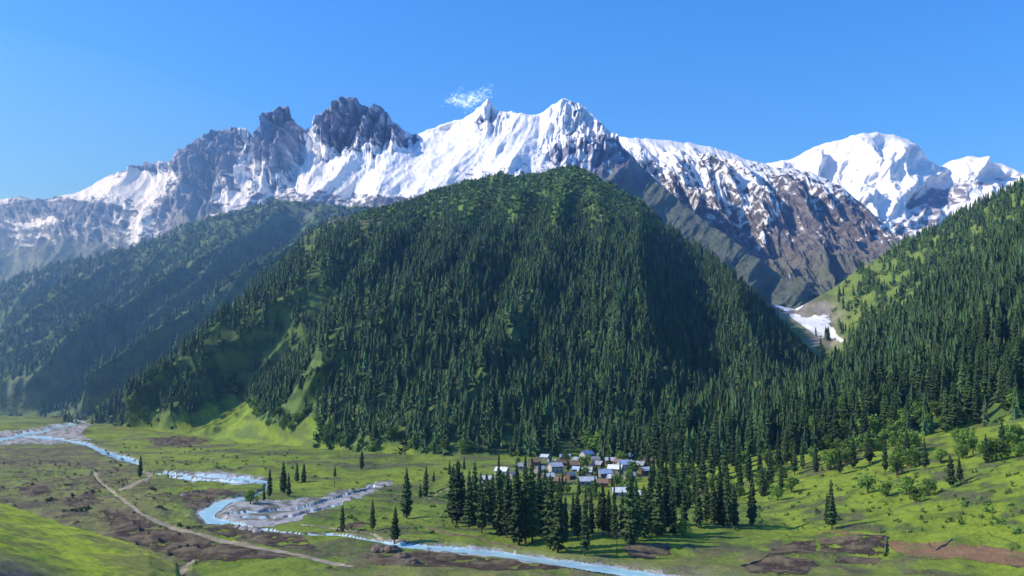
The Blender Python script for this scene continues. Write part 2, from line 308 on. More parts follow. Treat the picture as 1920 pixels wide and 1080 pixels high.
# F1 upper right hillside
SF=[(1340,575,1900),(1380,562,2000),(1440,568,2050),(1490,580,2100),(1520,564,2100),(1560,542,2150),(1600,512,2200),(1640,488,2250),(1690,453,2300),(1740,435,2300),(1800,404,2250),(1860,370,2150),(1920,342,2050),(2100,262,1950),(2350,175,1900)]
MF=[(1340,640,1850),(1490,605,1850),(1560,632,1750),(1620,600,1650),(1750,550,1600),(2350,400,1400)]
LF=[(1340,760,1500),(1560,720,1400),(1800,700,1250),(2350,650,1100)]
P,T=sheet(1340,2350,600,[SF,MF,LF],[110,60])
px,py=gridpj(P); env=ss(0,.1,T)
r=ridged((px+1.1*py)/130,(py-px)/900,3,101,.4); P[...,2]+=env*((r-.3)*22*ss(1540,1620,px)+fbm(P[...,0]/70,P[...,1]/90,4,102)*4)
px,py=gridpj(P); nz=fbm(px/25,py/18,5,104,.55)
C=mixc((.165,.22,.04),(.10,.15,.035),ss(-.3,.5,nz))
w=np.clip(ell(px,py,[(1535,600,34,34,1.3),(1480,580,70,18,1.2),(1545,640,30,15,1)]),0,1)[...,None]; C=C*(1-w)+mixc((.27,.24,.20),(.18,.17,.11),ss(-.3,.3,nz))*w
GS=[[(1480,588),(1505,592),(1530,598),(1552,588),(1556,608),(1575,634),(1540,636),(1512,616),(1490,600)],[(1450,572),(1505,570),(1495,581),(1460,580)],[(1425,543),(1470,545),(1520,548),(1500,556),(1440,552)]]
for p in GS: C[inpoly(px+nz*12,py+nz*8,p)]=SNOW*.9
emit('upper_hillside',P,C,M_slope); PF1,TF1,NF1=P,T,nz
# E main forested mountain
SE=[(120,806,1900),(200,752,1900),(250,716,1900),(330,652,1950),(420,584,2000),(500,514,2050),(560,454,2100),(620,408,2150),(700,393,2200),(760,377,2250),(820,357,2300),(880,339,2330),(940,329,2360),(1000,325,2380),(1040,318,2390),(1075,312,2400),(1110,328,2380),(1160,351,2340),(1200,378,2300),(1260,432,2220),(1320,479,2150),(1380,526,2050),(1430,578,1950),(1470,624,1870),(1500,660,1800),(1530,690,1700),(1600,750,1500),(1660,800,1350)]
LE=[(120,1840),(200,1720),(300,1480),(400,1290),(500,1150),(600,1050),(700,980),(850,930),(1000,915),(1200,930),(1400,1000),(1500,1080),(1660,1250)]
P,T=sheet(120,1660,1100,[SE,LE],[330],powd=1.15)
px,py=gridpj(P); env=ss(0,.45,T)*(1-ss(.82,1,T))
aa=np.interp(px,[200,700,1000,1250,1500],[1.1,.9,.4,-.25,-.7]); q=px+aa*(py-600)
r=ridged(q/165,py/700,3,111,.4); am=np.interp(px,[200,600,900,1500],[1.25,1.15,.75,.7]); P[...,1]-=env*(r-.3)*105*am; P[...,2]+=env*(r-.3)*50*am+ss(0,.1,T)*fbm(P[...,0]/90,P[...,1]/90,4,112)*8*(1-ss(.9,1,T))+ss(-.1,0,T)*(1-ss(0,.2,T))*fbm(px/40,py*0,3,113)*5
px,py=gridpj(P); nz=fbm(px/40,py/28,5,114,.55)
C=mixc((.055,.088,.026),(.11,.16,.04),ss(-.2,.6,nz+.3*ss(800,500,px)))
tree_line=np.interp(px,[120,200,300,345,385,430,450,470,505,540,556,575,592,606,640,700,730,780,900,1200,1660],[800,800,792,780,762,742,742,762,798,800,788,776,788,832,838,840,828,850,858,850,850])+nz*11
mdw=ss(-6,6,py-tree_line); C=C*(1-mdw[...,None])+mixc((.165,.225,.026),(.11,.15,.035),ss(-.3,.4,nz))*mdw[...,None]
topg=ss(440,350,py+nz*40)*ss(600,760,px); C=C*(1-topg[...,None])+mixc((.13,.19,.035),(.12,.12,.06),ss(.1,.5,nz))*topg[...,None]
br=np.clip(ell(px,py,[(640,410,60,14,1),(740,390,50,11,.9),(860,352,30,8,.5),(1180,378,50,20,.8)]),0,1)[...,None]; C=C*(1-br)+np.array((.15,.13,.11))*br
emit('forested_mountain',P,C,M_slope); PE,TE,NE,QE=P,T,nz,q
# F2 near right hillside
S2=[(1120,872,860),(1200,842,880),(1300,805,950),(1400,782,1000),(1480,762,1050),(1560,722,1100),(1620,668,1150),(1700,605,1200),(1780,540,1250),(1850,485,1300),(1920,435,1300),(2100,340,1300),(2350,240,1300)]
L2=[(1120,800),(1300,760),(1450,720),(1600,700),(1750,680),(1920,640),(2350,500)]
P,T=sheet(1120,2350,640,[S2,L2],[200],powd=1.1)
px,py=gridpj(P); env=ss(0,.1,T)*(1-ss(.85,1,T))
r=ridged((px+.9*py)/150,py/600,3,121,.4); P[...,2]+=env*((r-.3)*20+fbm(P[...,0]/50,P[...,1]/50,4,122)*4)
px,py=gridpj(P); nz=fbm(px/50,py/35,5,124,.55)
C=mixc((.08,.125,.028),(.18,.25,.028),ss(-.2,.5,nz+ss(760,840,py)*.6)); emit('right_hillside',P,C,M_slope); PF2,TF2,NF2=P,T,nz
# G grassy bank close to the viewer
SG=[(-400,800,260),(-200,880,230),(0,942,200),(100,974,185),(200,1005,172),(280,1030,160),(330,1060,150),(355,1100,140),(420,1200,130),(900,1500,110)]
LG=[(-400,1150,70),(0,1250,60),(900,2000,50)]
P,T=sheet(-400,900,700,[SG,LG],[300],back=(.35,.6))
P[...,2]+=fbm(P[...,0]/14,P[...,1]/14,4,131)*.5+fbm(P[...,0]/2.5,P[...,1]/2.5,3,133)*.12
nz=fbm(P[...,0]/9,P[...,1]/9,5,132,.6); nf=fbm(P[...,0]/1.5,P[...,1]/1.5,3,134); px,py=gridpj(P)
C=mixc((.32,.38,.03),(.21,.22,.045),ss(-.3,.5,nz+nf*.4+ss(120,320,px)*.5)); low=ss(60,-60,(px)-(py-1030)*2.2+nz*30)*ss(1020,1060,py); C=C*(1-low[...,None])+mixc((.14,.125,.09),(.09,.10,.04),ss(-.3,.3,nf))*low[...,None]
M_bank=mat_terrain('bank_grass',.5,5,.3,.6,.2)
emit('grassy_bank',P,C,M_bank)
# ---------------- tree shapes ----------------
def spruce_low(layers,sides,seed):
    r=np.random.default_rng(seed); V=[];F=[]
    for k in range(layers):
        z0=.05+.80*k/layers; z1=min(1,z0+1.9/layers*.62+.08); R=.12*(1-(k/layers))**.65*(.8+.4*r.random())+.012
        b=len(V); V.append((0,0,1.0 if k==layers-1 else z1))
        a0=r.random()*6.28
        for s in range(sides):
            a=a0+6.283*s/sides; rr=R*(1.2 if s%2 else .55)*(.8+.4*r.random()); V.append((rr*math.cos(a),rr*math.sin(a),z0+(.0 if s%2 else .035)+r.normal()*.012))
        for s in range(sides): F.append((b,b+1+s,b+1+(s+1)%sides))
    return np.array(V),np.array(F)
def merge(name,protos,pos,h,w,tint,mat):
    n=len(pos); pid=rng.integers(0,len(protos),n); VV=[];FF=[];CC=[];off=0
    for k,(v,fa) in enumerate(protos):
        m=pid==k; c=m.sum()
        if not c: continue
        a=rng.random(c)*6.283; ca,sa=np.cos(a)[:,None],np.sin(a)[:,None]
        hh=h[m][:,None]; ww=(h[m]*w[m])[:,None]
        x=(v[None,:,0]*ca-v[None,:,1]*sa)*ww; y=(v[None,:,0]*sa+v[None,:,1]*ca)*ww; z=v[None,:,2]*hh
        W=np.stack([x,y,z],-1)+pos[m][:,None,:]; VV.append(W.reshape(-1,3))
        FF.append((fa[None]+(np.arange(c)*len(v))[:,None,None]+off).reshape(-1,3)); off+=c*len(v)
        CC.append(np.repeat(tint[m],len(v),axis=0))
    return link(name,mesh_np(name,np.concatenate(VV),np.concatenate(FF),np.concatenate(CC)),mat)
def sample(P,n,dens):
    A=P[:-1,:-1];dx=P[:-1,1:]-A;dy=P[1:,:-1]-A; ar=np.abs(dx[...,0]*dy[...,1]-dx[...,1]*dy[...,0])*1.0
    px,py=gridpj(A); w=(ar*dens[:-1,:-1]*(px>-40)*(px<1960)).ravel(); w/=w.sum()
    i=rng.choice(w.size,n,p=w); u=rng.random((n,2)); 
    return A.reshape(-1,3)[i]+dx.reshape(-1,3)[i]*u[:,:1]+dy.reshape(-1,3)[i]*u[:,1:]
px,py=gridpj(PE)
cl=fbm(px/14,py/12,3,201); gul=fbm(QE/38,py/260,3,205)
dE=(TE>0.01)*(1-ss(-4,2,py-tree_line))*(.09+.91*ss(-.7,-.05,NE*.6+cl*.7+gul*.8))*(1-.95*ss(470,375,py+NE*50))*np.where(px<700,.5+.5*ss(600,780,py),1)
dE*=1-.85*np.clip(ell(px,py,[(545,640,50,18,1),(600,560,14,36,.8),(480,690,30,10,.6),(700,500,14,26,.6),(560,450,40,50,.9),(1140,520,34,14,.8),(900,650,16,12,.5),(1000,745,16,14,.4),(680,410,100,25,1)]),0,1)
posE=sample(PE,13500,dE+1e-9)
_,pyE=gridpj(posE); hE=rng.uniform(14,32,len(posE))*(.55+.45*ss(360,520,pyE))
px,py=gridpj(PF1); dF1=(TF1>0.02)*ss(-.1,.35,NF1+fbm(px/14,py/12,3,202)*.5+ss(1680,1850,px)*.6-.1)*ss(1600,1720,px+ (py-450)*.5)
posF1=sample(PF1,1900,dF1+1e-9); hF1=rng.uniform(15,27,len(posF1))
px,py=gridpj(PF2); cl=fbm(px/20,py/16,3,203); lowr=ss(750,800,py+NF2*20)*ss(1480,1560,px)
dF2=(TF2>0.0)*ss(-.35,.15,NF2+cl*.7+.15)*(1-.7*lowr)*(1-ss(860,890,py))*(1-.8*ell(px,py,[(1840,545,60,20,1),(1700,690,20,20,.8),(1330,835,80,24,1.)]).clip(0,1))
posF2=sample(PF2,3300,dF2+1e-9); hF2=rng.uniform(19,37,len(posF2))
px,py=gridpj(PD); dD=(TD>0.01)*(1-bareD)*(.15+.85*ss(430,560,py))*ss(-.6,.1,fbm(px/16,py/12,3,204)+SQ*.5)
posD=sample(PD,9500,dD+1e-9); hD=rng.uniform(13,25,len(posD))
VS=[(262,895,42),(505,932,54),(531,925,60),(541,932,46),(557,905,38),(569,905,36),(495,940,30),(678,880,36),(642,997,50),(698,995,58),(740,1017,66),(762,972,92),(797,932,58),(788,935,30),(843,890,26),(813,905,24),(1560,992,92),(1552,985,60),(628,895,22),(870,880,24)]
nval=len(VS)
GR=[(848,980,105),(856,986,120),(868,975,90),(879,992,108),(890,985,118),(903,1000,112),(915,985,95),(925,990,100),(937,1002,128),(950,1008,120),(962,1000,100),(973,1022,150),(985,1018,140),(998,1020,158),(1010,1006,130),(1020,1000,120),(1031,1030,138),(1046,1036,140),(1060,1012,82),(1075,1000,75),(1083,1010,88),(1096,1042,125),(1110,1003,86),(1122,996,74),(1131,1002,94),(1142,1005,85),(1153,1012,106),(1168,1005,86),(1182,1020,130),(1195,1012,110),(1207,1008,98),(1221,1000,106),(1236,1004,120),(1248,998,100),(1262,1000,90),(1283,985,70),(1310,990,86),(1325,980,80),(1338,985,95),(1352,985,100),(1366,990,110),(1378,985,80),(1410,985,100),(1290,960,66),(1250,950,90),(1220,940,76),(985,900,50),(1240,900,70),(1262,905,70),(1280,925,80),(1318,925,80),(1350,945,85),(1388,930,70),(1215,880,44),(900,955,60),(880,950,50),(1430,930,60),(1445,905,70),(1465,915,50),(935,880,34),(1235,880,50),
 (1055,925,40),(1085,930,36),(1116,935,44),(1148,925,38),(1185,920,44),(1225,915,64),(1260,880,66),(1290,890,70),(1310,880,64),(1335,895,74),(1360,900,70),(1385,890,72),(1405,905,68),(1425,890,74),(1460,885,76),(1490,890,66),(1300,910,60),(1272,950,70),(1302,945,66),(1065,884,28),(1088,900,30),(1143,880,30),(1163,895,32),(1120,902,28),(1190,888,30),(1032,878,34),(1012,896,34),(1245,866,60),(1275,868,64),(1320,868,66),(1345,872,70),(1375,874,72),(1440,870,70),(1475,872,66),(1505,880,60),(1530,885,54),(1785,915,62),(1800,905,50),(1880,850,64),(1850,870,58),(1600,880,60),(1630,870,66),(1660,885,56),(1700,872,64),(1735,880,60),(1575,890,54)]
SPR=[]
for i,(a,b_,h) in enumerate(VS+GR):
    x,y,z=hit(a,b_); SPR.append((x,y,z,h*y/f*1.02))
allp=np.concatenate([np.array([s[:3] for s in SPR]),posF2,posE]); allh=np.concatenate([[s[3] for s in SPR],hF2,hE])
rgt=[ 'meadow' if a>1570 else 'grove' for a,_,_ in GR]
reg=['val']*nval+rgt+['right']*len(posF2)+['main']*len(posE)
ppx,ppy=proj(allp[:,0],allp[:,1],allp[:,2]); size=allh/allp[:,1]; buried=allp[:,2]+.35*allh<g(allp[:,0],allp[:,1]); size[(ppx<0)|(ppx>1920)|(ppy>1100)|buried]=0; size[:len(SPR)]+=9
order=np.argsort(-size); ind=order[:300]; rest=~buried; rest[ind]=False
tE=lambda n,base,var: np.asarray(base)[None]*(1+rng.uniform(-var,var,(n,1)))*(1+rng.uniform(-.12,.12,(n,3)))
lo=[spruce_low(7,8,s) for s in range(6)]; vlo=[spruce_low(4,6,s+20) for s in range(4)]
rp=allp[rest]; rh=allh[rest]
o=merge('spruce_forest',lo,rp,rh,rng.uniform(.8,1.4,len(rp)),tE(len(rp),(.050,.09,.028),.45),M_far_tree)
tag(o,'dense dark green spruce forest covering the central mountain and lower right hillside','forest',kind='stuff')
o=merge('upper_forest',vlo,posF1,hF1,rng.uniform(.9,1.4,len(posF1)),tE(len(posF1),(.06,.105,.026),.4),M_far_tree)
tag(o,'thinner spruce woods on the upper right hillside above the near forest','forest',kind='stuff')
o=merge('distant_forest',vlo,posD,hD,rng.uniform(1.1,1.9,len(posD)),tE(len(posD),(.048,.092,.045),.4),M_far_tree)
tag(o,'far blue green woods on the left valley slope below the snow','forest',kind='stuff')
def blob(seed):
    r=np.random.default_rng(seed); V=[];F=[]
    for k in range(16):
        d=r.normal(size=3); d/=np.linalg.norm(d); d[2]=abs(d[2]); c=d*np.array((.5,.5,.75))*r.uniform(.5,1)
        t=r.normal(size=(3,3))*.28; b=len(V); V+=list(c+t); F.append((b,b+1,b+2))
    return np.array(V),np.array(F)
bl=[blob(s) for s in range(5)]
px,py=gridpj(PE); dS=(TE>0)*ss(500,380,py+NE*50)*ss(560,700,px)*ss(-.5,0,NE+.2)+.14*(TE>0)*(py<tree_line-2)+.35*(np.abs(py-tree_line)<12)*(px<900)+(ell(px,py,[(600,825,60,12,1.2),(780,845,90,12,1.2),(250,786,120,6,.8)]))
ps=sample(PE,7500,dS+1e-9); px,py=gridpj(PF2); p2=sample(PF2,900,(TF2>0)*ss(760,850,py)+.08); px,py=gridpj(PF1); p1=sample(PF1,900,(TF1>0.02)*ss(-.3,.3,NF1)*ss(1560,1640,px)+1e-9)
px,py=gridpj(PD); p3=sample(PD,4000,(TD>0)*ss(600,500,py+0*px)*(1-bareD)+.2)
pg=[]
for k in range(600):
    a=random.choice([random.uniform(560,1450),random.uniform(780,1300),random.uniform(1400,1920),random.uniform(180,560)]); b_=random.uniform(868,1000) if a>560 else random.uniform(830,880)
    if abs(a-560)<80 and b_>920: continue
    pg.append(hit(a,b_))
ps=np.concatenate([ps,p2,p1,p3,np.array(pg)]); hs=np.concatenate([rng.uniform(5,10,7500),rng.uniform(3,6,900),rng.uniform(5,11,900),rng.uniform(6,11,4000),rng.uniform(.8,2.8,len(pg))])
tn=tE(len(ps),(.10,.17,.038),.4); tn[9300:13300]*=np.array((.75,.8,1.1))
o=merge('mountain_scrub',bl,ps,hs,rng.uniform(.8,1.3,len(ps)),tn,M_far_tree)
tag(o,'light green birch scrub and bushes scattered over the slopes','scrub',kind='stuff')
def tube(pts,rad,sides=7):
    V=[];F=[]
    for (x,y,z),r in zip(pts,rad):
        for s in range(sides): a=6.283*s/sides; V.append((x+r*math.cos(a),y+r*math.sin(a),z))
    for k in range(len(pts)-1):
        for s in range(sides): a=k*sides+s; b_=k*sides+(s+1)%sides; F.append((a,b_,b_+sides)); F.append((a,b_+sides,a+sides))
    return V,F
def spruce_crown(seed):
    r=random.Random(seed); V=[];F=[]; L=34; e=r.uniform(.45,.8)
    sway=[r.uniform(.7,1.2) for _ in range(L+4)]; base=r.uniform(.03,.14)
    for k in range(L):
        t=k/(L-1); z=base+(.985-base)*t; R=(.115*(1-t)**e+.006)*min(1,.5+t*4)*sway[k]
        nb=11 if t<.8 else 6; a0=r.random()*6.28
        for j in range(nb):
            a=a0+6.283*j/nb+r.uniform(-.25,.25); rr=R*r.uniform(.55,1.25); 
            if r.random()<.1: rr*=.4
            dr=-.22*rr-r.uniform(.0,.02); ca,sa=math.cos(a),math.sin(a); w=rr*r.uniform(.25,.4)
            b=len(V); zz=z+r.uniform(-.008,.008)
            V+=[(0,0,zz+.012),(ca*rr*.55-sa*w,sa*rr*.55+ca*w,zz+dr*.5-.006),(ca*rr,sa*rr,zz+dr),(ca*rr*.55+sa*w,sa*rr*.55-ca*w,zz+dr*.5-.006),(ca*rr*.55,sa*rr*.55,zz+dr*.3+.008),(ca*rr*.7,sa*rr*.7,zz+dr-.03)]
            F+=[(b,b+1,b+4),(b,b+4,b+3),(b+1,b+2,b+4),(b+4,b+2,b+3),(b,b+5,b+2)]
    b=len(V); V+=[(0.006,0,.95),(-.004,.005,.95),(-.004,-.005,.95),(0,0,1.02)]; F+=[(b,b+1,b+3),(b+1,b+2,b+3),(b+2,b,b+3)]
    return mesh_np('crown',V,F)
crowns=[spruce_crown(s) for s in range(8)]
tv,tf=tube([(0,0,-.03),(0,0,.1),(.002,0,.5),(0,0,.97)],[.018,.013,.008,.001]); trunk_me=mesh_np('trunk',tv,tf)
for m in crowns: m.materials.append(M_spruce)
trunk_me.materials.append(M_bark)
def put_tree(name,crown,trunk,x,y,z,h,wid,label,cat,group):
    e=bpy.data.objects.new(name,None); COL.objects.link(e); e.location=(x,y,z); e.rotation_euler=(random.gauss(0,.015),random.gauss(0,.015),random.random()*6.283); e.scale=(h*wid,h*wid,h); e.empty_display_size=.1
    for nm,me in (('trunk',trunk),('crown',crown)):
        o=bpy.data.objects.new(nm,me); COL.objects.link(o); o.parent=e
    tag(e,label,cat,group); return e
UNI={0:'small lone spruce by the upper river bend and the end of the dirt road',1:'leftmost spruce of the clump beside the turquoise river bend',2:'tallest spruce of the clump beside the turquoise river bend',3:'rightmost spruce of the clump beside the turquoise river bend',
4:'left one of two small spruces behind the river bend clump',5:'right one of two small spruces behind the river bend clump',6:'short bushy spruce at the foot of the river bend clump',7:'lone spruce on the open meadow below the main mountain',8:'bushy spruce left of two others on the bright meadow right of the gravel bar',
9:'slim spruce in the middle of the meadow right of the gravel bar',10:'dark spruce standing right above the river before the rock outcrop',11:'tall slender spruce left of the big grove, above the meadow path',12:'slender spruce near the track between the meadow and the village',13:'short spruce just left of the slender track spruce',
14:'small spruce on the meadow edge left of and above the village',15:'small spruce left of the village beside the track',16:'tall lone spruce on the bright green meadow at right',17:'shorter spruce tucked against the lone meadow spruce at right',18:'tiny spruce on the far meadow in the left centre',19:'small spruce on the far edge of the meadow left of the village houses'}
for i in ind:
    x,y,z=allp[i]; h=float(allh[i]); rg=reg[i]
    if rg=='val': lab=UNI[i]; gp=None
    elif rg=='grove': lab='dark spruce in the grove around and in front of the village'; gp='spruces of the grove around and in front of the village'
    elif rg=='meadow': lab='spruce among bushy trees on the upper edge of the right meadow'; gp='spruces on the upper edge of the right meadow'
    elif rg=='right': lab='tall dark spruce on the near right hillside'; gp='spruces on the near right hillside'
    else: lab='spruce at the foot of the central forested mountain'; gp='spruces at the foot of the central mountain'
    put_tree('spruce_tree',crowns[random.randrange(8)],trunk_me,float(x),float(y),float(z)-.2,h,random.uniform(.85,1.35)*(.88 if rg=='grove' else 1),lab,'spruce tree',gp)
def leaf_crown(seed):
    r=np.random.default_rng(seed); lobes=[]
    for k in range(10):
        a=r.random()*6.28; q=r.uniform(.03,.24); lobes.append((q*math.cos(a),q*math.sin(a),r.uniform(.26,.82),r.uniform(.13,.22)))
    V=[];F=[]
    for cx,cy,cz,R in lobes:
        for k in range(95):
            d=r.normal(size=3); d/=np.linalg.norm(d); c=np.array((cx,cy,cz))+d*R*r.uniform(.55,1.08)*np.array((1,1,.95)); t=r.normal(size=(2,3)); t/=np.linalg.norm(t,axis=1)[:,None]; t*=r.uniform(.022,.045)
            b=len(V); V+=[c-t[0],c+t[1],c+t[0],c-t[1]]; F+=[(b,b+1,b+2),(b,b+2,b+3)]
    return mesh_np('crown',V,F)
leafs=[leaf_crown(s) for s in range(6)]
for m in leafs: m.materials.append(M_leaf)
def limb_trunk(seed):
    r=random.Random(seed); V,F=tube([(0,0,-.03),(.01,0,.2),(0,.01,.45),(0,0,.75)],[.04,.03,.02,.005])
    for k in range(5):
        a=6.28*k/5+r.random(); z=.2+.07*k; v,f2=tube([(0,0,z),(.12*math.cos(a),.12*math.sin(a),z+.15),(.22*math.cos(a),.22*math.sin(a),z+.28)],[.016,.01,.003],5)
        b=len(V); V+=v; F+=[(p+b,q+b,s+b) for p,q,s in f2]
    m=mesh_np('trunk',V,F); m.materials.append(M_bark); return m
ltr=[limb_trunk(s) for s in range(3)]
BL=[(1628,925,46,'rounded dark broadleaf tree leftmost on the bright right meadow'),(1662,932,34,'low broadleaf tree second from left on the right meadow'),(1700,928,44,'broadleaf tree with spreading crown in the middle of the meadow clump'),(1716,943,40,'foremost broadleaf tree of the right meadow clump'),(1742,930,38,'small broadleaf tree at the right end of the meadow clump'),
(470,945,34,'bushy broadleaf tree by the water left of the river bend spruces'),(1280,1005,40,'light green bush at the right foot of the spruce grove'),(1230,1005,34,'low green bush between the grove trunks near the fields')]
nb=0
def blt(x,y,z,h,lab,gp,w=None):
    global nb; nb+=1
    put_tree('broadleaf_tree',leafs[random.randrange(6)],ltr[random.randrange(3)],x,y,z-.2,h,w or random.uniform(.9,1.25),lab,'broadleaf tree',gp)
for a,b_,h,l in BL:
    x,y,z=hit(a,b_); blt(x,y,z-.8,h*y/f,l,None,1.15)
for k in range(42):
    a=random.uniform(1070,1290); b_=random.uniform(838,860)-abs(a-1165)*.02; x,y,z=hit(a,b_); blt(x,y,z,random.uniform(17,27),'light green broadleaf tree behind the village houses','broadleaf trees behind the village')
for k in range(50):
    a=random.uniform(900,1270); b_=random.uniform(866,945); x,y,z=hit(a,b_); blt(x,y,z-.5,random.uniform(6,12),'small green tree growing among the village houses','small trees among the village houses')
for k in range(26):
    a=random.uniform(1250,1500); b_=random.uniform(868,940); x,y,z=hit(a,b_); blt(x,y,z-.5,random.uniform(9,15),'green broadleaf tree between the grove and the right meadow','broadleaf trees at the left edge of the right meadow')
for k in range(44):
    a=random.uniform(1510,1915); b_=random.uniform(825,875)-(a-1520)*.03+random.random()**2*25; x,y,z=hit(a,b_); blt(x,y,z-1.2,random.uniform(8,16),'rounded bushy tree on the upper edge of the right meadow','bushy trees on the upper edge of the right meadow',random.uniform(1,1.3))
px,py=gridpj(PF2); pb=sample(PF2,80,(TF2>.2)*lowr*(py<885)*(px<1930)*(PF2[...,2]>g(PF2[...,0],PF2[...,1])-1)+1e-9)
for x,y,z in pb: blt(float(x),float(y),float(z)-1,random.uniform(11,21),'rounded green broadleaf tree below the spruces on the right hillside','broadleaf trees on the right hillside')
px,py=gridpj(PE); pb=sample(PE,50,(TE>0)*(py<tree_line+9)*(py>tree_line-12)*ss(360,560,px)*ss(900,860,px)*(PE[...,2]>g(PE[...,0],PE[...,1])-2)+1e-9)
for x,y,z in pb: blt(float(x),float(y),float(z),random.uniform(11,18),'rounded green tree along the foot of the central mountain','broadleaf trees along the foot of the central mountain')
# ---------------- village ----------------
def box(V,F,x0,x1,y0,y1,z0,z1):
    b=len(V); V+=[(x0,y0,z0),(x1,y0,z0),(x1,y1,z0),(x0,y1,z0),(x0,y0,z1),(x1,y0,z1),(x1,y1,z1),(x0,y1,z1)]
    F+=[(b,b+3,b+2,b+1),(b+4,b+5,b+6,b+7),(b,b+1,b+5,b+4),(b+1,b+2,b+6,b+5),(b+2,b+3,b+7,b+6),(b+3,b,b+4,b+7)]
RC={'silver':(.48,.50,.53),'white':(.70,.70,.69),'blue':(.17,.28,.52),'rusty brown':(.22,.14,.09),'grey':(.28,.29,.31),'pale blue':(.35,.46,.60)}
RM={k:mat_simple('roof_'+k.replace(' ','_'),v,.6,0,ns=.8,amt=.3) for k,v in RC.items()}
WM=[mat_simple('stone_wall',(.26,.23,.20),.9,ns=2.5,amt=.35,bump=.5),mat_simple('timber_wall',(.19,.12,.07),.85,ns=2,amt=.3),mat_simple('plaster_wall',(.44,.40,.33),.85,ns=1,amt=.15)]
M_glass=mat_simple('window_glass',(.03,.04,.05),.2); M_wood=mat_simple('wood_trim',(.13,.08,.05),.8,ns=4)
def house(a,b_,L,W,Hh,rot,roof,wall,label):
    L*=.88; W*=.88; Hh*=1.0
    x,y,z=hit(a,b_); e=bpy.data.objects.new('house',None); COL.objects.link(e); e.location=(x,y,z-.3); e.rotation_euler=(0,0,rot); tag(e,label,'house')
    rh=W*.38
    l,w=L/2,W/2
    V=[(-l,-w,-1.5),(l,-w,-1.5),(l,w,-1.5),(-l,w,-1.5),(-l,-w,Hh),(l,-w,Hh),(l,w,Hh),(-l,w,Hh),(-l,0,Hh+rh),(l,0,Hh+rh)]
    me=bpy.data.meshes.new('wall'); me.from_pydata(V,[],[(0,1,5,4),(1,2,6,9,5),(2,3,7,6),(3,0,4,8,7)]); link('wall',me,WM[wall],e)
    o=.6; t=.14; zo=-o*rh/w
    V=[];F=[]
    for s in (-1,1):
        b=len(V); V+=[(-l-o,s*(w+o),Hh+zo+.08),(l+o,s*(w+o),Hh+zo+.08),(l+o,0,Hh+rh+.08),(-l-o,0,Hh+rh+.08)]+[(-l-o,s*(w+o),Hh+zo+.08+t),(l+o,s*(w+o),Hh+zo+.08+t),(l+o,0,Hh+rh+.08+t),(-l-o,0,Hh+rh+.08+t)]
        F+=[(b,b+1,b+2,b+3),(b+4,b+5,b+6,b+7),(b,b+1,b+5,b+4),(b+1,b+2,b+6,b+5),(b+3,b,b+4,b+7)]
    me=bpy.data.meshes.new('roof'); me.from_pydata(V,[],F); ro=link('roof',me,RM[roof],e)
    if L>8.5:
        V=[];F=[]; box(V,F,l*.4,l*.4+.7,.3,1.0,Hh+rh*.6,Hh+rh+1.1); me=bpy.data.meshes.new('chimney'); me.from_pydata(V,[],F); link('chimney',me,WM[0],ro)
    nw=3 if L>7.5 else 2
    for fl_ in range(2 if Hh>4.5 else 1):
        for k in range(nw):
            cx=-l+L*(k+.5)/nw
            if fl_==0 and k==nw//2:
                V=[];F=[]; box(V,F,cx-.55,cx+.55,-w-.06,-w+.02,.3,2.3); me=bpy.data.meshes.new('door'); me.from_pydata(V,[],F); link('door',me,M_wood,e); continue
            V=[];F=[]; z0=1.2+2.5*fl_; box(V,F,cx-.6,cx+.6,-w-.05,-w+.02,z0,z0+1.2); me=bpy.data.meshes.new('window'); me.from_pydata(V,[],F); wo=link('window',me,M_wood,e)
            V=[];F=[]; box(V,F,cx-.48,cx+.48,-w-.07,-w-.045,z0+.12,z0+1.08); me=bpy.data.meshes.new('pane'); me.from_pydata(V,[],F); link('pane',me,M_glass,wo)
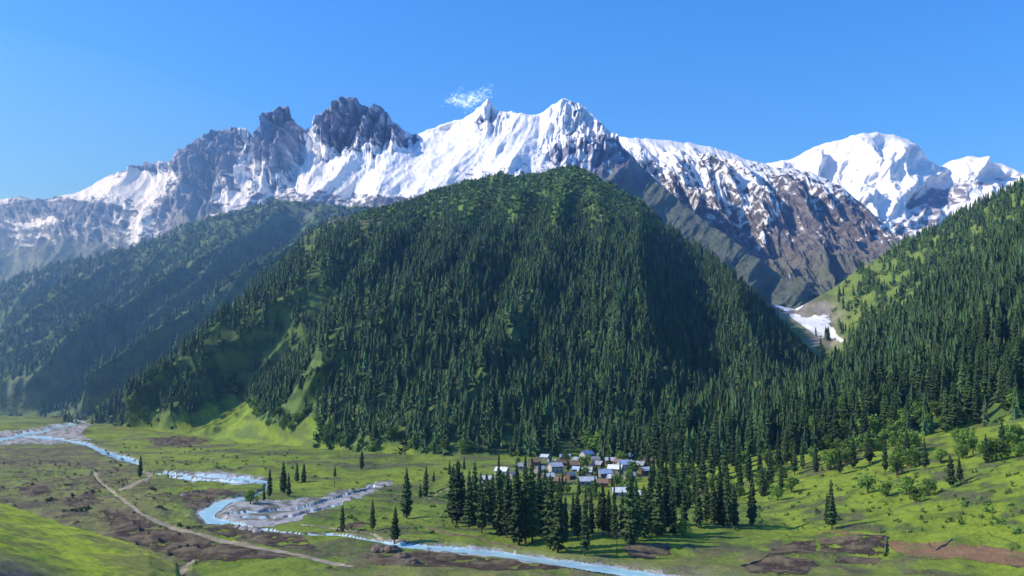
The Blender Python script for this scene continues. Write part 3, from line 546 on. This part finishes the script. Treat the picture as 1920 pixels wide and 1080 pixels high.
HS=[(913,905,9,6,3,.3,'white',2,'small white roofed house at the far left end of the village'),(941,890,10,7,3.5,-.4,'white',2,'white roofed house left of the grove, apart from the village core'),
(962,896,7,5,3,.8,'grey',0,'small grey roofed stone hut just right of the white roofed outlier'),(1003,872,9,7,3.2,.2,'rusty brown',1,'brown roofed timber house on the upper left side of the village'),
(1022,862,8,6,3,-.5,'silver',0,'little silver roofed house highest at the upper left of the village'),(1041,886,11,7,5.2,.5,'silver',2,'two storey house with silver roof left of the village centre'),
(1060,862,10,6,3.2,-.2,'pale blue',1,'pale blue roofed house behind the two storey silver roofed one'),(1100,862,12,8,5.2,.7,'blue',2,'bright blue roofed house, highest in the village centre'),
(1076,877,9,7,3,.1,'rusty brown',1,'brown roofed timber house below the bright blue roof'),(1098,891,11,8,3.4,-.3,'silver',0,'stone house with broad silver roof in the village centre'),
(1068,898,8,6,3,.9,'grey',1,'grey roofed hut below the brown roofed timber house'),(1101,909,13,7,3.2,.15,'silver',0,'long low silver roofed house at the lower village centre'),
(1122,877,9,7,3.3,-.7,'grey',1,'grey roofed timber house right of the village centre'),(1133,895,10,7,3.5,.4,'pale blue',0,'pale blue roofed house beside the broad silver roof'),
(1145,869,9,6,3,.0,'silver',1,'small silver roofed house above the right village lane'),(1154,886,11,7,3.4,-.4,'white',0,'white roofed stone house right of the village centre'),
(1172,882,12,8,5.2,.35,'pale blue',2,'large two storey house with pale blue roof at the right of the village'),(1176,862,10,7,3.3,-.2,'blue',1,'blue roofed timber house on the upper right edge of the village'),
(1196,860,9,6,3,.5,'silver',0,'silver roofed house last on the upper right edge of the village'),(1199,878,10,7,3.2,-.6,'grey',1,'grey roofed house beside the large pale blue roofed one'),
(1216,870,8,6,3,.2,'rusty brown',1,'brown roofed hut at the right end of the village'),(1130,912,8,6,3,-.2,'rusty brown',1,'brown roofed shed beside the long low silver roofed house'),
(1165,930,12,7,3.2,.1,'white',2,'white roofed house alone below the village among grove trees'),(1203,936,11,7,3,-.15,'silver',2,'silver roofed house lowest right, behind the grove'),
(1083,868,8,6,3,-.9,'grey',0,'grey roofed stone hut just left of the bright blue roof'),(1028,900,8,6,3,.3,'silver',1,'silver roofed hut at the lower left of the village core'),(980,880,8,6,3,-.1,'grey',0,'grey roofed stone house between grove top and brown roofed timber house'),
(1115,867,7,6,3,.3,'grey',1,'small grey roofed hut touching the right side of the bright blue roofed house'),(1160,872,8,6,3,-.8,'rusty brown',0,'brown roofed stone hut between the blue and white roofed houses'),(1052,874,8,6,3,.4,'rusty brown',1,'brown roofed hut just above the two storey silver roofed house'),
(1110,882,8,6,3,1.1,'rusty brown',0,'brown roofed stone house with its gable to the valley, village centre'),(1082,886,7,5,3,-.4,'pale blue',1,'tiny pale blue roofed hut in the village centre'),(1012,886,8,6,3,.7,'silver',0,'silver roofed stone hut on the left village slope'),
(1180,898,8,6,3,.2,'grey',0,'grey roofed stone hut below the large two storey house'),(1150,903,8,6,3,-.5,'silver',1,'silver roofed timber hut below the white roofed stone house'),(1035,872,7,6,3,-.2,'grey',1,'small grey roofed hut among trees at the upper left of the village'),
(1128,860,8,6,3,.1,'silver',1,'small silver roofed hut at the back of the village, right of the bright blue roof'),(1210,888,8,6,3,.6,'white',1,'small white roofed hut at the lower right end of the village'),(1050,908,8,6,3,-.3,'rusty brown',1,'brown roofed hut lowest at the left of the village core')]
for h in HS: house(*h)
# ---------------- boulders, poles, walls ----------------
M_st=mat_simple('boulder_stone',(.30,.27,.24),.9,ns=.8,amt=.35,bump=.8); M_st2=mat_simple('brown_rock',(.15,.11,.08),.9,ns=.5,amt=.4,bump=.8)
def boulder(a,b_,s,mat,lab,sq=.6):
    x,y,z=hit(a,b_); bm=bmesh.new(); bmesh.ops.create_icosphere(bm,subdivisions=3,radius=1); sd=random.randrange(999)
    for v in bm.verts:
        c=v.co.copy(); k=1+.28*float(pn(c.x*1.3+sd,c.y*1.3+c.z,3))+.16*float(pn(c.x*3+sd,c.z*3+c.y*2,4)); v.co=c*k*s; v.co.z*=sq; v.co.z=max(v.co.z,-.2*s)
    me=bpy.data.meshes.new('boulder'); bm.to_mesh(me); bm.free(); o=link('boulder',me,mat); o.location=(x,y,z); o.rotation_euler=(0,0,random.random()*6); tag(o,lab,'boulder')
for a,b_,s,m,l in [(446,990,2.2,M_st,'pale boulder leftmost of the row beside the dark field'),(459,993,2.6,M_st,'large pale boulder second in the row beside the dark field'),(472,994,1.8,M_st,'small pale boulder in the middle of the row beside the field'),(483,998,2.8,M_st,'rightmost pale boulder of the row beside the dark field'),
 (712,1034,4.,M_st2,'big brown rock left on the knoll by the river bank'),(733,1034,4.6,M_st2,'largest brown rock on the knoll by the river bank'),(752,1046,3.6,M_st2,'brown rock lower on the knoll by the river bank'),(772,1056,3.,M_st2,'brown rock at the lower right foot of the knoll'),(345,930,2.,M_st,'lone grey boulder above the turquoise river bend')]: boulder(a,b_,s,m,l)
def stone_wall(pts,lab):
    W3=[hit(a,b_) for a,b_ in pts]; V=[];F=[]; P=[]
    for (p,q) in zip(W3[:-1],W3[1:]):
        n=max(2,int(math.dist(p[:2],q[:2])/2))
        for k in range(n): t=k/n; x=p[0]*(1-t)+q[0]*t; y=p[1]*(1-t)+q[1]*t; P.append((x,y,float(g(x,y))))
    for k,(x,y,z) in enumerate(P):
        w=.45+random.uniform(-.1,.15); h=.7+random.uniform(-.35,.3); jx=random.uniform(-.3,.3)
        V+=[(x+jx,y-w,z-1.2),(x+jx,y-w*.8,z+h),(x+jx,y+w*.8,z+h),(x+jx,y+w,z-1.2)]
        if k:
            b=4*k-4
            for j in range(3): F.append((b+j,b+j+1,b+j+5,b+j+4))
    me=bpy.data.meshes.new('stone_wall'); me.from_pydata(V,[],F); tag(link('stone_wall',me,M_st2),lab,'field wall')
stone_wall([(1535,1012),(1600,1008),(1662,1005),(1660,1045)],'dark field wall around the square ploughed field at lower right')
stone_wall([(1755,1032),(1775,1020),(1790,1010)],'short crooked field wall between the red soil and the bright meadow')
stone_wall([(1390,1062),(1440,1044),(1540,1056)],'low wall along the upper edge of the lowest ploughed field')
stone_wall([(800,990),(850,1003),(905,1012),(980,1030)],'low wall between the left meadow and the spruce grove')
stone_wall([(820,922),(870,905),(905,915)],'low wall on the pasture left of the village')
stone_wall([(30,905),(110,915),(170,905)],'old terrace wall on the brown slope at far left')
def pole(a,b_,h,lab):
    x,y,z=hit(a,b_); e=bpy.data.objects.new('utility_pole',None); COL.objects.link(e); e.location=(x,y,z); e.rotation_euler=(0,0,.3); tag(e,lab,'utility pole'); hh=h*y/f
    v,f_=tube([(0,0,-.5),(0,0,hh)],[.2,.13],8); link('post',mesh_np('post',v,f_),M_bark,e)
    V=[];F=[]; box(V,F,-1.1,1.1,-.2,-.06,hh-.9,hh-.7); me=bpy.data.meshes.new('crossarm'); me.from_pydata(V,[],F); ca=link('crossarm',me,M_bark,e)
    for s in (-.9,0,.9):
        v,f_=tube([(s,-.13,hh-.7),(s,-.13,hh-.55),(s,-.13,hh-.42)],[.05,.1,.04],8); link('insulator',mesh_np('insulator',v,f_),M_st,ca)
pole(1157,1044,62,'left one of two bare poles before the grove near the river'); pole(1180,1046,85,'taller right one of two bare poles before the grove near the river'); pole(804,1052,26,'short pole beside the brown rock knoll by the river'); pole(627,915,24,'thin pole on the far meadow left of the gravel bar')
# ---------------- cloud: a wisp of many small pale shreds ----------------
mc=bpy.data.materials.new('cloud_vapour'); mc.use_nodes=True; nt=mc.node_tree; nt.nodes.clear(); out=nt.nodes.new('ShaderNodeOutputMaterial')
d_=nt.nodes.new('ShaderNodeBsdfDiffuse'); d_.inputs['Color'].default_value=(.95,.95,.95,1); t_=nt.nodes.new('ShaderNodeBsdfTranslucent'); t_.inputs['Color'].default_value=(.95,.95,.95,1)
ad=nt.nodes.new('ShaderNodeAddShader'); nt.links.new(d_.outputs[0],ad.inputs[0]); nt.links.new(t_.outputs[0],ad.inputs[1])
tr=nt.nodes.new('ShaderNodeBsdfTransparent'); mx=nt.nodes.new('ShaderNodeMixShader'); tcn=nt.nodes.new('ShaderNodeTexCoord'); nn=nt.nodes.new('ShaderNodeTexNoise'); nn.inputs['Scale'].default_value=.03; nn.inputs['Detail'].default_value=4
nt.links.new(tcn.outputs['Object'],nn.inputs['Vector']); m1=nt.nodes.new('ShaderNodeMapRange'); m1.inputs['From Min'].default_value=.35; m1.inputs['From Max'].default_value=.7; m1.inputs['To Min'].default_value=.02; m1.inputs['To Max'].default_value=.22; nt.links.new(nn.outputs['Fac'],m1.inputs['Value'])
nt.links.new(m1.outputs[0],mx.inputs[0]); nt.links.new(tr.outputs[0],mx.inputs[1]); nt.links.new(ad.outputs[0],mx.inputs[2]); nt.links.new(mx.outputs[0],out.inputs['Surface'])
rc=np.random.default_rng(5); V=[];F=[]
for cx,cz,rx,rz,n in [(-60,5,30,16,110),(-10,18,38,18,170),(35,32,34,12,110),(70,55,26,8,50),(0,-18,26,14,60),(95,70,16,6,18)]:
    for k in range(n):
        c=np.array((cx+rc.normal()*rx,rc.normal()*20,cz+rc.normal()*rz)); t=rc.normal(size=(3,3))*np.array((11,8,6)); b=len(V); V+=list(c+t); F.append((b,b+1,b+2))
o=link('cloud',mesh_np('cloud',V,F),mc,kind='structure'); x,y,z=world(878,192,5050); o.location=(float(x),float(y),float(z))
# ---------------- haze ----------------
def haze_mat(name,col,den,an):
    mh=bpy.data.materials.new(name); mh.use_nodes=True; nt=mh.node_tree; nt.nodes.clear(); out=nt.nodes.new('ShaderNodeOutputMaterial'); vs=nt.nodes.new('ShaderNodeVolumeScatter')
    vs.inputs['Color'].default_value=(*col,1); vs.inputs['Density'].default_value=den; vs.inputs['Anisotropy'].default_value=an; nt.links.new(vs.outputs[0],out.inputs['Volume']); return mh
V=[];F=[]; box(V,F,-9000,9000,-1500,12500,-400,2000); me=bpy.data.meshes.new('haze'); me.from_pydata(V,[],F)
link('sky_haze',me,haze_mat('air_haze',(.26,.52,1),6e-5,.45),kind='structure')
bm=bmesh.new(); bmesh.ops.create_icosphere(bm,subdivisions=5,radius=1); me=bpy.data.meshes.new('valley_haze'); bm.to_mesh(me); bm.free()
o=link('valley_haze',me,haze_mat('valley_air_haze',(.28,.56,1),2.1e-4,.5),kind='structure'); o.location=(-1750,2750,150); o.scale=(1650,1750,800)
# ---------------- light, sky, camera ----------------
sv=Vector((-.79,-.07,.60)).normalized()
sd=bpy.data.lights.new('sun','SUN'); sd.energy=5.0; sd.angle=math.radians(.5); sd.color=(1,.96,.88); so=bpy.data.objects.new('sun',sd); COL.objects.link(so); so.rotation_euler=sv.to_track_quat('Z','Y').to_euler()
w=bpy.data.worlds.new('World'); SC.world=w; w.use_nodes=True; nt=w.node_tree; bg=nt.nodes['Background']; sk=nt.nodes.new('ShaderNodeTexSky'); sk.sky_type='NISHITA'; sk.sun_disc=False
sk.sun_elevation=math.asin(sv.z); sk.sun_rotation=math.atan2(sv.x,sv.y); sk.altitude=1200; sk.air_density=1.2; sk.dust_density=1.4; sk.ozone_density=4
tm_=nt.nodes.new('ShaderNodeVectorMath'); tm_.operation='MULTIPLY'; tm_.inputs[1].default_value=(.72,.96,1.42); nt.links.new(sk.outputs[0],tm_.inputs[0])
hs_=nt.nodes.new('ShaderNodeHueSaturation'); hs_.inputs['Saturation'].default_value=1.12; hs_.inputs['Value'].default_value=1.17; nt.links.new(tm_.outputs[0],hs_.inputs['Color']); nt.links.new(hs_.outputs[0],bg.inputs['Color']); bg.inputs['Strength'].default_value=.15
cd=bpy.data.cameras.new('camera'); cd.sensor_width=36; cd.lens=f/1920*36; cd.clip_end=40000; cd.clip_start=.5; co=bpy.data.objects.new('camera',cd); COL.objects.link(co); co.location=(0,0,H); co.rotation_euler=(math.pi/2+PIT,0,0); SC.camera=co
SC.view_settings.view_transform='Standard'; SC.view_settings.look='None'; SC.view_settings.exposure=0
print('broadleaf',nb)
